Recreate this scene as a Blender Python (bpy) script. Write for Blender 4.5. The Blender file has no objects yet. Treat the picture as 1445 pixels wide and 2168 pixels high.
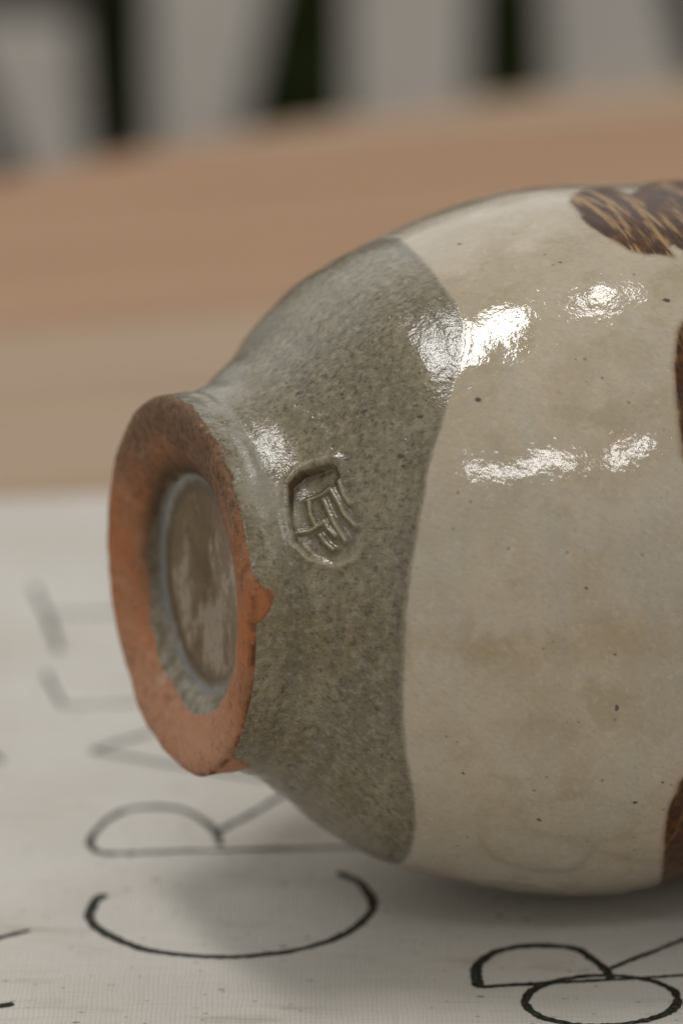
import bpy, math, random
import numpy as np
from mathutils import Vector, Matrix

random.seed(7)
rng = np.random.default_rng(11)
R = math.radians
scn = bpy.context.scene
COL = scn.collection

# ------------------------------------------------------------------ camera
PITCH, CAM_H = R(17.0), 0.2998
cam_data = bpy.data.cameras.new('camera')
cam = bpy.data.objects.new('camera', cam_data)
COL.objects.link(cam)
cam.location = (0, 0, CAM_H)
cam.rotation_euler = (R(90) - PITCH, 0, 0)
cam_data.sensor_fit = 'VERTICAL'
cam_data.sensor_height = 22.3
cam_data.sensor_width = 22.3
cam_data.lens = 85.0
cam_data.clip_start = 0.02
cam_data.clip_end = 100
cam_data.dof.use_dof = True
cam_data.dof.focus_distance = 0.712
cam_data.dof.aperture_fstop = 4.6
scn.camera = cam

# ------------------------------------------------------------------ light: a sheltered place lit by openings overhead and behind the camera
world = bpy.data.worlds.new('World')
scn.world = world
world.use_nodes = True
bg = world.node_tree.nodes['Background']
bg.inputs[0].default_value = (1.0, 0.985, 0.955, 1)
bg.inputs[1].default_value = 0.375

VC = Vector((0.02, 0.70, 0.11))
def window_lamp(name, direction, dist, sx, sy, radiance, col=(1, 1, 1)):
    l = bpy.data.lights.new(name, 'AREA')
    l.shape = 'RECTANGLE'
    l.size, l.size_y = sx, sy
    l.energy = radiance * math.pi * sx * sy
    l.color = col
    o = bpy.data.objects.new(name, l)
    COL.objects.link(o)
    d = Vector(direction).normalized()
    o.location = VC + d * dist
    o.rotation_euler = d.to_track_quat('Z', 'Y').to_euler()
    return o
window_lamp('skylight_lamp', (-0.18, 0.03, 0.98), 2.3, 0.70, 0.48, 12.5, (1, 0.985, 0.965))
window_lamp('skylight_lamp', (0.16, 0.19, 0.97), 2.3, 0.22, 0.34, 8.5, (1, 0.985, 0.965))
window_lamp('window_lamp', (-0.02, -0.71, 0.68), 2.6, 1.00, 0.17, 8.5, (1, 0.985, 0.96))
window_lamp('window_lamp', (0.36, -0.64, 0.69), 2.6, 0.38, 0.15, 8.5, (1, 0.985, 0.96))

window_lamp('back_fill_lamp', (-0.25, 0.80, 0.58), 1.75, 2.4, 1.1, 0.45, (1, 0.985, 0.96))  # added unseen fill lamp beyond the railing, brightening the far canvas

vs = scn.view_settings
vs.view_transform = 'Standard'
vs.look = 'None'
vs.exposure = 0.21
vs.gamma = 1.0
vs.use_curve_mapping = False

# ------------------------------------------------------------------ helpers
def tag(o, label=None, cat=None, group=None, kind=None):
    if label: o['label'] = label
    if cat: o['category'] = cat
    if group: o['group'] = group
    if kind: o['kind'] = kind
    return o

def empty(name, loc=(0, 0, 0), rz=0.0):
    o = bpy.data.objects.new(name, None)
    COL.objects.link(o)
    o.empty_display_size = 0.02
    o.location = loc
    o.rotation_euler = (0, 0, rz)
    return o

def mesh_obj(name, verts, faces, mat, parent=None, smooth=False):
    me = bpy.data.meshes.new(name)
    me.from_pydata([tuple(v) for v in verts], [], faces)
    me.update()
    if smooth:
        me.polygons.foreach_set('use_smooth', [True] * len(me.polygons))
    me.materials.append(mat)
    o = bpy.data.objects.new(name, me)
    COL.objects.link(o)
    if parent: o.parent = parent
    return o

def quad_mesh(name, V, Q):
    """fast quads mesh from numpy arrays"""
    me = bpy.data.meshes.new(name)
    me.vertices.add(len(V)); me.loops.add(Q.size); me.polygons.add(len(Q))
    me.vertices.foreach_set('co', np.ascontiguousarray(V, dtype=np.float32).ravel())
    me.loops.foreach_set('vertex_index', np.ascontiguousarray(Q, dtype=np.int32).ravel())
    me.polygons.foreach_set('loop_start', np.arange(0, Q.size, 4, dtype=np.int32))
    me.polygons.foreach_set('use_smooth', np.ones(len(Q), dtype=bool))
    me.update(calc_edges=True)
    return me

def add_attr(me, name, arr):
    a = me.attributes.new(name, 'FLOAT', 'POINT')
    a.data.foreach_set('value', np.ascontiguousarray(arr, dtype=np.float32))

_T = rng.random((64, 64, 64)).astype(np.float32)
def vnoise(P, scale):
    """smooth value noise, -1..1"""
    q = P * scale
    i = np.floor(q).astype(np.int64)
    f = q - i
    f = f * f * (3 - 2 * f)
    out = 0
    for dx in (0, 1):
        for dy in (0, 1):
            for dz in (0, 1):
                w = (f[..., 0] if dx else 1 - f[..., 0]) * (f[..., 1] if dy else 1 - f[..., 1]) * (f[..., 2] if dz else 1 - f[..., 2])
                out = out + w * _T[(i[..., 0] + dx) & 63, (i[..., 1] + dy) & 63, (i[..., 2] + dz) & 63]
    return out * 2 - 1

def sstep(a, b, x):
    t = np.clip((x - a) / (b - a), 0, 1)
    return t * t * (3 - 2 * t)

def seg_dist(X, Y, pts, closed=False):
    """distance from points to a polyline"""
    pts = list(pts) + ([pts[0]] if closed else [])
    best = np.full(X.shape, 1e9)
    for (x0, y0), (x1, y1) in zip(pts[:-1], pts[1:]):
        dx, dy = x1 - x0, y1 - y0
        t = np.clip(((X - x0) * dx + (Y - y0) * dy) / (dx * dx + dy * dy + 1e-14), 0, 1)
        best = np.minimum(best, np.hypot(X - x0 - t * dx, Y - y0 - t * dy))
    return best

def poly_sdf(X, Y, pts):
    """negative inside"""
    d = seg_dist(X, Y, pts, True)
    ins = np.zeros(X.shape, bool)
    n = len(pts)
    for k in range(n):
        x0, y0 = pts[k]; x1, y1 = pts[(k + 1) % n]
        if y0 == y1: continue
        c = ((y0 > Y) != (y1 > Y)) & (X < (x1 - x0) * (Y - y0) / (y1 - y0) + x0)
        ins ^= c
    return np.where(ins, -d, d)

def smooth_poly(pts, n=6, closed=False):
    """Catmull-Rom"""
    P = [Vector(p) for p in pts]
    out = []
    m = len(P)
    rngk = range(m if closed else m - 1)
    for k in rngk:
        if closed:
            p0, p1, p2, p3 = P[k - 1], P[k], P[(k + 1) % m], P[(k + 2) % m]
        else:
            p0, p1, p2, p3 = P[max(k - 1, 0)], P[k], P[k + 1], P[min(k + 2, m - 1)]
        for j in range(n):
            t = j / n
            out.append(tuple(0.5 * ((2 * p1) + (p2 - p0) * t + (2 * p0 - 5 * p1 + 4 * p2 - p3) * t * t + (3 * p1 - p0 - 3 * p2 + p3) * t ** 3)))
    if not closed: out.append(tuple(P[-1]))
    return out

# ------------------------------------------------------------------ node helper
class NT:
    def __init__(self, name):
        self.m = bpy.data.materials.new(name)
        self.m.use_nodes = True
        self.t = self.m.node_tree
        self.t.nodes.clear()
        self.out = self.t.nodes.new('ShaderNodeOutputMaterial')
        self.b = self.t.nodes.new('ShaderNodeBsdfPrincipled')
        self.t.links.new(self.b.outputs[0], self.out.inputs[0])
    def put(self, sock, v):
        if v is None: return
        if isinstance(v, bpy.types.NodeSocket):
            self.t.links.new(v, sock)
        elif isinstance(v, (tuple, list)) and len(v) == 3 and sock.type == 'RGBA':
            sock.default_value = (*v, 1)
        else:
            sock.default_value = v
    def set(self, **kw):
        for k, v in kw.items():
            self.put(self.b.inputs[k.replace('_', ' ')], v)
    def math(self, op, a, b=None, c=None, clamp=False):
        n = self.t.nodes.new('ShaderNodeMath'); n.operation = op; n.use_clamp = clamp
        for i, v in enumerate((a, b, c)): self.put(n.inputs[i], v)
        return n.outputs[0]
    def attr(self, name):
        n = self.t.nodes.new('ShaderNodeAttribute'); n.attribute_name = name
        return n.outputs['Fac']
    def obj(self):
        return self.t.nodes.new('ShaderNodeTexCoord').outputs['Object']
    def mapping(self, vec, scale=(1, 1, 1), rot=(0, 0, 0), loc=(0, 0, 0)):
        n = self.t.nodes.new('ShaderNodeMapping')
        self.put(n.inputs[0], vec)
        n.inputs[1].default_value = loc; n.inputs[2].default_value = rot; n.inputs[3].default_value = scale
        return n.outputs[0]
    def noise(self, vec, scale, detail=2.0, rough=0.5, dist=0.0):
        n = self.t.nodes.new('ShaderNodeTexNoise')
        self.put(n.inputs['Vector'], vec)
        n.inputs['Scale'].default_value = scale; n.inputs['Detail'].default_value = detail
        n.inputs['Roughness'].default_value = rough; n.inputs['Distortion'].default_value = dist
        return n.outputs['Fac']
    def voronoi(self, vec, scale, rand=1.0):
        n = self.t.nodes.new('ShaderNodeTexVoronoi')
        self.put(n.inputs['Vector'], vec)
        n.inputs['Scale'].default_value = scale; n.inputs['Randomness'].default_value = rand
        return n.outputs['Distance'], n.outputs['Color']
    def ramp(self, x, a, b, lo=0.0, hi=1.0):
        n = self.t.nodes.new('ShaderNodeMapRange'); n.interpolation_type = 'SMOOTHSTEP'
        self.put(n.inputs[0], x)
        self.put(n.inputs[1], a); self.put(n.inputs[2], b); self.put(n.inputs[3], lo); self.put(n.inputs[4], hi)
        return n.outputs[0]
    def mix(self, f, a, b):
        n = self.t.nodes.new('ShaderNodeMix'); n.data_type = 'RGBA'
        self.put(n.inputs[0], f); self.put(n.inputs[6], a); self.put(n.inputs[7], b)
        return n.outputs[2]
    def mixf(self, f, a, b):
        n = self.t.nodes.new('ShaderNodeMix'); n.data_type = 'FLOAT'
        self.put(n.inputs[0], f); self.put(n.inputs[2], a); self.put(n.inputs[3], b)
        return n.outputs[0]
    def mul(self, col, f):
        n = self.t.nodes.new('ShaderNodeMix'); n.data_type = 'RGBA'; n.blend_type = 'MULTIPLY'
        n.inputs[0].default_value = 1.0
        self.put(n.inputs[6], col); self.put(n.inputs[7], f)
        return n.outputs[2]
    def bump(self, height, strength=1.0, dist=0.001, normal=None):
        n = self.t.nodes.new('ShaderNodeBump')
        self.put(n.inputs['Height'], height)
        self.put(n.inputs['Strength'], strength)
        n.inputs['Distance'].default_value = dist
        if normal is not None: self.put(n.inputs['Normal'], normal)
        return n.outputs[0]
    def sep(self, vec):
        n = self.t.nodes.new('ShaderNodeSeparateXYZ'); self.put(n.inputs[0], vec)
        return n.outputs
    def comb(self, x, y, z):
        n = self.t.nodes.new('ShaderNodeCombineXYZ')
        for i, v in enumerate((x, y, z)): self.put(n.inputs[i], v)
        return n.outputs[0]

# ------------------------------------------------------------------ materials
def mat_wood(name, c1, c2, seed):
    k = NT(name)
    p = k.mapping(k.obj(), (2.2, 30, 30), (0, 0, 0), (seed * 3.1, seed * 7.7, 0))
    g = k.noise(p, 2.2, 5, 0.6, 0.8)
    f = k.noise(k.mapping(k.obj(), (8, 260, 60), (0, 0, 0), (seed, 0, 0)), 1.0, 3, 0.6)
    col = k.mix(k.ramp(g, 0.3, 0.7), c1, c2)
    col = k.mix(k.ramp(f, 0.55, 0.8, 0.0, 0.35), col, tuple(x * 0.55 for x in c1))
    k.set(Base_Color=col, Roughness=k.ramp(g, 0.2, 0.8, 0.42, 0.6), Normal=k.bump(f, 0.3, 0.0006))
    return k.m

def mat_paint(name, col, rough=0.55):
    k = NT(name)
    n = k.noise(k.obj(), 9.0, 4, 0.6)
    f = k.noise(k.mapping(k.obj(), (60, 60, 4)), 1.5, 3)
    c = k.mix(k.ramp(n, 0.35, 0.75), col, tuple(x * 0.82 for x in col))
    k.set(Base_Color=c, Roughness=rough, Normal=k.bump(f, 0.25, 0.0006))
    return k.m

def mat_canvas():
    k = NT('canvas_weave')
    o = k.obj()
    w = k.noise(o, 60.0, 2, 0.5)
    wob = k.math('MULTIPLY', k.math('SUBTRACT', w, 0.5), 0.0026)
    xyz = k.sep(o)
    x = k.math('ADD', xyz[0], wob); y = k.math('ADD', xyz[1], wob)
    KX = 2 * math.pi / 0.00092; KY = 2 * math.pi / 0.00105
    sx = k.math('SINE', k.math('MULTIPLY', x, KX)); sy = k.math('SINE', k.math('MULTIPLY', y, KY))
    sxh = k.math('SINE', k.math('MULTIPLY', x, KX / 2)); syh = k.math('SINE', k.math('MULTIPLY', y, KY / 2))
    over = k.ramp(k.math('MULTIPLY', sxh, syh), -0.35, 0.35)
    weave = k.mixf(over, k.math('ABSOLUTE', sxh), k.math('ABSOLUTE', syh))
    slub = k.noise(k.mapping(o, (60, 900, 900)), 1.0, 2)
    slub2 = k.noise(k.mapping(o, (900, 60, 900)), 1.0, 2)
    h = k.math('ADD', weave, k.math('MULTIPLY', k.math('ADD', slub, slub2), 0.9))
    big = k.noise(o, 14.0, 4, 0.6)
    col = k.mix(k.ramp(big, 0.3, 0.75), (0.67, 0.64, 0.585), (0.60, 0.565, 0.505))
    col = k.mix(k.ramp(weave, 0.45, 0.1, 0.0, k.ramp(big, 0.35, 0.65, 0.08, 0.36)), col, (0.36, 0.33, 0.28))
    col = k.mix(k.ramp(slub, 0.5, 0.8, 0.0, 0.3), col, (0.40, 0.37, 0.32))
    col = k.mix(k.ramp(slub2, 0.55, 0.85, 0.0, 0.22), col, (0.42, 0.39, 0.34))
    # clay smears and flecks left by pots
    sm = k.noise(k.mapping(o, (26, 120, 60)), 1.0, 4, 0.65, 0.4)
    col = k.mix(k.ramp(sm, 0.54, 0.80, 0.0, 0.6), col, (0.36, 0.29, 0.21))
    vd, vc = k.voronoi(k.mapping(o, (190, 300, 200)), 1.0)
    pick = k.math('GREATER_THAN', k.sep(vc)[0], 0.72)
    fl = k.math('MULTIPLY', k.ramp(vd, 0.10, 0.20, 1.0, 0.0), pick)
    fl = k.math('MULTIPLY', fl, k.ramp(k.noise(o, 22.0, 2), 0.40, 0.60))
    col = k.mix(k.math('MULTIPLY', fl, 0.8), col, (0.09, 0.07, 0.05))
    vd2, vc2 = k.voronoi(k.mapping(o, (480, 700, 400)), 1.0)
    fl2 = k.math('MULTIPLY', k.ramp(vd2, 0.15, 0.3, 1.0, 0.0), k.math('GREATER_THAN', k.sep(vc2)[1], 0.93))
    col = k.mix(k.math('MULTIPLY', fl2, 0.55), col, (0.20, 0.16, 0.11))
    k.set(Base_Color=col, Roughness=0.92, Normal=k.bump(h, 0.65, 0.00028))
    k.b.inputs['Specular IOR Level'].default_value = 0.15
    return k.m

def mat_ink():
    k = NT('print_ink')
    o = k.obj()
    n = k.noise(o, 1400.0, 2, 0.6)
    c = k.mix(k.ramp(n, 0.52, 0.70, 0.0, 0.5), (0.019, 0.023, 0.016), (0.19, 0.19, 0.16))
    k.set(Base_Color=c, Roughness=0.8, Normal=k.bump(n, 0.5, 0.0002))
    k.b.inputs['Specular IOR Level'].default_value = 0.2
    return k.m

def mat_vase():
    k = NT('stoneware_glaze')
    o = k.obj()
    z = k.sep(o)[2]
    dip, brown, clay, speck, rec, pool_sheen, stampd = (k.attr(a) for a in ('dip', 'brown', 'clay', 'speck', 'recess', 'pool_sheen', 'stamp_glaze_shade'))
    sv, pv = k.attr('sv'), k.attr('pv')
    uv = k.comb(sv, pv, 0.0)
    n_fine = k.noise(o, 1500.0, 3, 0.6)
    n_mid = k.noise(o, 420.0, 3, 0.6)
    n_big = k.noise(o, 70.0, 3, 0.55)
    n_huge = k.noise(o, 24.0, 2, 0.5)
    stre = k.noise(k.mapping(k.mapping(uv, (1, 1, 1), (0, 0, R(42))), (820, 1350, 1)), 1.0, 3, 0.6)
    stre2 = k.noise(k.mapping(k.mapping(uv, (1, 1, 1), (0, 0, R(38)), (0.3, 0.1, 0)), (430, 620, 1)), 1.0, 2, 0.6)
    bands = k.noise(k.comb(k.math('MULTIPLY', sv, 170.0), k.math('MULTIPLY', pv, 9.0), 0.0), 1.0, 3, 0.55, 0.3)
    grit = k.noise(o, 760.0, 4, 0.70)
    rag = k.math('MULTIPLY', k.math('SUBTRACT', n_mid, 0.5), 0.0016)
    ragf = k.math('MULTIPLY', k.math('SUBTRACT', n_fine, 0.5), 0.0007)
    # ---- cream glaze
    cream = k.mix(k.ramp(n_big, 0.3, 0.72), (0.505, 0.428, 0.312), (0.428, 0.345, 0.228))
    cream = k.mix(k.ramp(k.noise(o, 105.0, 3, 0.6, 0.4), 0.50, 0.68, 0.0, 0.65), cream, (0.375, 0.300, 0.185))
    cream = k.mix(k.ramp(bands, 0.48, 0.68, 0.0, 0.40), cream, (0.435, 0.385, 0.305))
    cream = k.mix(k.ramp(n_huge, 0.45, 0.70, 0.0, 0.45), cream, (0.42, 0.385, 0.315))
    cream = k.mix(k.ramp(stre, 0.52, 0.74, 0.0, 0.34), cream, (0.285, 0.215, 0.14))
    cream = k.mix(k.ramp(stre2, 0.52, 0.70, 0.0, 0.35), cream, (0.33, 0.325, 0.275))
    cream = k.mix(k.ramp(stre, 0.44, 0.28, 0.0, 0.35), cream, (0.58, 0.53, 0.44))
    cream = k.mix(k.ramp(n_mid, 0.30, 0.42, 0.30, 0.0), cream, (0.56, 0.52, 0.45))
    vd, vc = k.voronoi(k.mapping(o, (1, 1, 1)), 620.0)
    sel = k.sep(vc)
    tiny = k.math('MULTIPLY', k.ramp(vd, 0.12, 0.30, 1.0, 0.0), k.math('GREATER_THAN', sel[0], 0.965))
    cream = k.mix(k.math('MULTIPLY', tiny, 0.5), cream, (0.12, 0.085, 0.05))
    # ---- bare dipped band: olive grey over speckled body
    olive = k.mix(k.ramp(n_big, 0.3, 0.7), (0.185, 0.146, 0.070), (0.255, 0.212, 0.120))
    olive = k.mix(k.ramp(bands, 0.42, 0.66, 0.0, 0.55), olive, (0.115, 0.092, 0.052))
    olive = k.mix(k.ramp(bands, 0.42, 0.28, 0.0, 0.5), olive, (0.285, 0.262, 0.190))
    olive = k.mix(k.ramp(n_huge, 0.40, 0.66, 0.0, 0.5), olive, (0.165, 0.150, 0.105))
    olive = k.mix(k.ramp(stre, 0.52, 0.70, 0.0, 0.72), olive, (0.075, 0.054, 0.028))
    olive = k.mix(k.ramp(stre2, 0.50, 0.68, 0.0, 0.5), olive, (0.125, 0.122, 0.088))
    olive = k.mix(k.ramp(grit, 0.48, 0.34, 0.0, 0.5), olive, (0.36, 0.31, 0.195))
    olive = k.mix(k.ramp(grit, 0.52, 0.66, 0.0, 0.75), olive, (0.062, 0.046, 0.024))
    olive = k.mix(k.ramp(n_mid, 0.32, 0.46, 0.50, 0.0), olive, (0.30, 0.265, 0.185))
    pit = k.math('MULTIPLY', k.ramp(vd, 0.14, 0.34, 1.0, 0.0), k.math('GREATER_THAN', sel[1], 0.80))
    olive = k.mix(k.math('MULTIPLY', pit, 0.45), olive, (0.032, 0.028, 0.022))
    pale = k.ramp(k.math('ADD', pool_sheen, k.math('MULTIPLY', k.math('SUBTRACT', n_big, 0.5), 1.1)), 0.25, 0.95, 0.0, 0.8)
    olive = k.mix(pale, olive, (0.34, 0.325, 0.265))
    dm = k.ramp(k.math('ADD', k.math('ADD', dip, k.math('MULTIPLY', rag, 0.75)), ragf), -0.00060, 0.00060)
    glaze = k.mix(dm, olive, cream)
    # thin darker line where the two glazes overlap
    edge = k.math('MULTIPLY', k.ramp(dip, -0.0030, -0.0004), k.ramp(dip, -0.0001, 0.0004, 1.0, 0.0))
    glaze = k.mix(k.math('MULTIPLY', edge, 0.30), glaze, (0.075, 0.066, 0.045))
    spm = k.ramp(k.math('ADD', speck, k.math('MULTIPLY', ragf, 1.2)), -0.00016, 0.00022, 1.0, 0.0)
    glaze = k.mix(k.math('MULTIPLY', spm, 0.88), glaze, (0.045, 0.028, 0.022))
    # ---- iron brush marks, streaked along the brush travel
    br = k.noise(k.mapping(uv, (360, 34, 1), (0, 0, R(-13))), 1.0, 4, 0.62, 0.9)
    br2 = k.noise(k.mapping(uv, (1500, 130, 1), (0, 0, R(-13))), 1.0, 3, 0.6)
    iron = k.mix(k.ramp(n_mid, 0.35, 0.7), (0.042, 0.017, 0.006), (0.110, 0.042, 0.012))
    iron = k.mix(k.ramp(n_big, 0.45, 0.7, 0.0, 0.5), iron, (0.052, 0.032, 0.020))
    dry = k.attr('dry')
    amber = k.math('MULTIPLY', k.ramp(k.math('ADD', br, k.math('MULTIPLY', k.math('SUBTRACT', br2, 0.5), 0.6)), 0.49, 0.60), dry)
    iron = k.mix(amber, iron, (0.34, 0.205, 0.085))
    bd = k.math('ADD', brown, k.math('MULTIPLY', rag, 0.5))
    halo = k.ramp(bd, -0.0004, 0.0011, 1.0, 0.0)
    glaze = k.mix(k.math('MULTIPLY', halo, 0.75), glaze, (0.22, 0.135, 0.06))
    bm = k.ramp(k.math('ADD', bd, k.math('MULTIPLY', k.math('SUBTRACT', br2, 0.5), k.math('MULTIPLY', dry, 0.0016))), -0.0006, 0.0002, 1.0, 0.0)
    glaze = k.mix(bm, glaze, iron)
    # stamp: brown pooled glaze; shade of its upper wall painted near black
    glaze = k.mix(k.math('MULTIPLY', stampd, 0.9), glaze, k.mix(k.ramp(n_mid, 0.35, 0.65), (0.125, 0.066, 0.016), (0.03, 0.024, 0.016)))
    glaze = k.mix(k.math('MULTIPLY', k.attr('pooled'), 0.6), glaze, (0.085, 0.062, 0.030))
    glaze = k.mix(k.math('MULTIPLY', k.attr('ridge'), 0.5), glaze, (0.36, 0.315, 0.205))
    # ---- recess: thin olive-brown glaze with pale worn patches, reflected sky painted blue-grey on its pooled fillet
    recc = k.mix(k.ramp(n_big, 0.38, 0.62), (0.130, 0.070, 0.018), (0.180, 0.115, 0.042))
    patch = k.noise(k.mapping(o, (80, 110, 75), (0, 0, 0), (3.3, 1.2, 5.0)), 1.0, 4, 0.6)
    recc = k.mix(k.ramp(patch, 0.47, 0.60, 0.0, 0.85), recc, (0.35, 0.285, 0.205))
    recc = k.mix(k.ramp(grit, 0.54, 0.68, 0.0, 0.6), recc, (0.065, 0.05, 0.028))
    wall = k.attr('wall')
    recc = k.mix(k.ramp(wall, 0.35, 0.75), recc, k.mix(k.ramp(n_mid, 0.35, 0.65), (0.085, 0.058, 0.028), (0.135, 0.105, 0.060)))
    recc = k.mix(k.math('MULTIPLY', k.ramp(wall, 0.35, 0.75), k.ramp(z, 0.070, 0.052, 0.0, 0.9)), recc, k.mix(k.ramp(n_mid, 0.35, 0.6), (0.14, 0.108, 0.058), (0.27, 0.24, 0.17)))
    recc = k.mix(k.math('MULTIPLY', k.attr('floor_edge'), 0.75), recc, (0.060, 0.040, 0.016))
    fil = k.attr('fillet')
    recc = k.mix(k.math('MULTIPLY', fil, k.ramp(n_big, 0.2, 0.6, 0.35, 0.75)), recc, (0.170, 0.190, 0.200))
    rm = k.ramp(k.math('ADD', rec, k.math('MULTIPLY', rag, 1.1)), -0.0004, 0.0004, 1.0, 0.0)
    # ---- bare clay
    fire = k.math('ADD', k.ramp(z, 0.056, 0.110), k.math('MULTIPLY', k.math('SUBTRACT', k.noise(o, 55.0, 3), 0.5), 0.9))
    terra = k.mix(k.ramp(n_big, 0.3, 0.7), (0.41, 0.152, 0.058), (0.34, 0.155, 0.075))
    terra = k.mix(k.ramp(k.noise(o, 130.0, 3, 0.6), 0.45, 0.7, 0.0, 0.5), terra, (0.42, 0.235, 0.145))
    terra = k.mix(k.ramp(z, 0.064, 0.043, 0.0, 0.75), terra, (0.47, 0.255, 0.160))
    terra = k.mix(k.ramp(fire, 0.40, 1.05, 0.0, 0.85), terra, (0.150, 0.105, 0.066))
    terra = k.mix(k.ramp(n_mid, 0.52, 0.72, 0.0, 0.5), terra, (0.20, 0.080, 0.038))
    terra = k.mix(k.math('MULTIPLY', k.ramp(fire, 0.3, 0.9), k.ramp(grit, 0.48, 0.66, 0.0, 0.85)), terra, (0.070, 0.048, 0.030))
    terra = k.mix(k.math('MULTIPLY', k.ramp(grit, 0.55, 0.72), 0.5), terra, (0.17, 0.07, 0.035))
    terra = k.mix(k.math('MULTIPLY', k.ramp(grit, 0.42, 0.30), 0.5), terra, (0.52, 0.32, 0.22))
    terra = k.mix(k.math('MULTIPLY', k.attr('inner_brown'), k.ramp(n_mid, 0.25, 0.65, 0.65, 1.0)), terra, (0.085, 0.058, 0.030))  # darker brown towards the top of the inner foot wall
    terra = k.mix(k.math('MULTIPLY', k.attr('edge_line'), k.ramp(n_mid, 0.35, 0.6, 0.3, 0.95)), terra, (0.11, 0.042, 0.018))
    scar = k.ramp(k.attr('scar'), 0.3, 1.0)
    terra = k.mix(k.math('MULTIPLY', scar, k.ramp(n_mid, 0.3, 0.6)), terra, (0.44, 0.38, 0.30))
    cm = k.ramp(k.math('ADD', k.math('ADD', clay, k.math('MULTIPLY', rag, 1.7)), ragf), -0.0004, 0.0004, 1.0, 0.0)
    rim = k.math('MULTIPLY', cm, k.ramp(clay, -0.0014, -0.0002))
    terra = k.mix(k.math('MULTIPLY', rim, 0.45), terra, (0.15, 0.055, 0.025))
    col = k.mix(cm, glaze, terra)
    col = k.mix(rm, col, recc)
    # ---- gloss
    rough = k.mixf(dm, k.ramp(n_big, 0.3, 0.7, 0.09, 0.16), k.ramp(n_big, 0.3, 0.7, 0.03, 0.06))
    rough = k.mixf(bm, rough, 0.34)
    rough = k.mixf(cm, rough, 0.85)
    rough = k.mixf(rm, rough, k.mixf(k.math('MAXIMUM', fil, wall), 0.20, 0.06))
    bare = k.math('MULTIPLY', cm, k.math('SUBTRACT', 1.0, rm))
    spec = k.mixf(bare, k.mixf(bm, 0.5, 0.12), 0.15)
    spec = k.mixf(k.math('MULTIPLY', rm, k.math('SUBTRACT', 1.0, k.math('MAXIMUM', fil, k.math('MULTIPLY', wall, k.ramp(z, 0.072, 0.058))))), spec, 0.28)
    # ---- fine relief
    h1 = k.math('ADD', k.math('MULTIPLY', n_big, 0.34), k.math('MULTIPLY', n_mid, k.mixf(dm, 0.40, 0.17)))
    h1 = k.math('ADD', h1, k.math('MULTIPLY', n_fine, k.mixf(dm, 0.030, 0.008)))
    h1 = k.math('ADD', h1, k.math('MULTIPLY', stre, k.mixf(dm, 0.14, 0.025)))
    h1 = k.math('ADD', h1, k.math('MULTIPLY', grit, k.mixf(dm, 0.17, 0.015)))
    h1 = k.math('SUBTRACT', h1, k.math('MULTIPLY', pit, k.mixf(dm, 0.14, 0.03)))
    h1 = k.math('ADD', h1, k.math('MULTIPLY', grit, k.math('MULTIPLY', bare, 0.55)))
    nrm = k.bump(h1, 0.55, 0.0009)
    k.set(Base_Color=col, Roughness=rough, Normal=nrm)
    k.put(k.b.inputs['Specular IOR Level'], spec)
    k.b.inputs['IOR'].default_value = 1.68
    return k.m

def mat_leaf(name, c1, c2):
    k = NT(name)
    n = k.noise(k.obj(), 30.0, 2)
    k.set(Base_Color=k.mix(n, c1, c2), Roughness=0.7)
    k.b.inputs['Specular IOR Level'].default_value = 0.1
    return k.m

M_VASE = mat_vase()
M_CANVAS = mat_canvas()
M_INK = mat_ink()
M_WHITE = mat_paint('weathered_white_paint', (0.62, 0.575, 0.515))
M_POST = mat_paint('brown_stain', (0.13, 0.105, 0.09))
M_FLOOR = mat_paint('stone_paving', (0.22, 0.20, 0.18), 0.8)

# ------------------------------------------------------------------ ground under the table
FLOOR_Z = -0.745
N = 24
gv = [(-3 + 6 * i / N, -1.5 + 6 * j / N, FLOOR_Z + 0.003 * math.sin(i * 2.1 + j * 1.3)) for j in range(N + 1) for i in range(N + 1)]
gf = [(j * (N + 1) + i, j * (N + 1) + i + 1, (j + 1) * (N + 1) + i + 1, (j + 1) * (N + 1) + i) for j in range(N) for i in range(N)]
tag(mesh_obj('ground', gv, gf, M_FLOOR), 'stone paving under the table', kind='structure')

# ------------------------------------------------------------------ round plank table
TC, TR, TANG = (0.44, 0.91), 0.75, R(20.0)
TOP_Z, TH = -0.0016, 0.030
table = empty('round_table', (TC[0], TC[1], FLOOR_Z), TANG)
tag(table, 'round wooden plank table top under the printed canvas', 'table')
ca, sa = math.cos(TANG), math.sin(TANG)
c_table = TC[1] * ca - TC[0] * sa
tones = {
    'warm': mat_wood('plank_warm', (0.425, 0.240, 0.130), (0.365, 0.203, 0.106), 1),
    'pale': mat_wood('plank_pale', (0.425, 0.302, 0.192), (0.37, 0.258, 0.162), 2),
    'pink': mat_wood('plank_pink', (0.43, 0.275, 0.17), (0.37, 0.23, 0.14), 3),
    'tan': mat_wood('plank_tan', (0.45, 0.315, 0.195), (0.39, 0.265, 0.165), 4),
}
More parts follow.
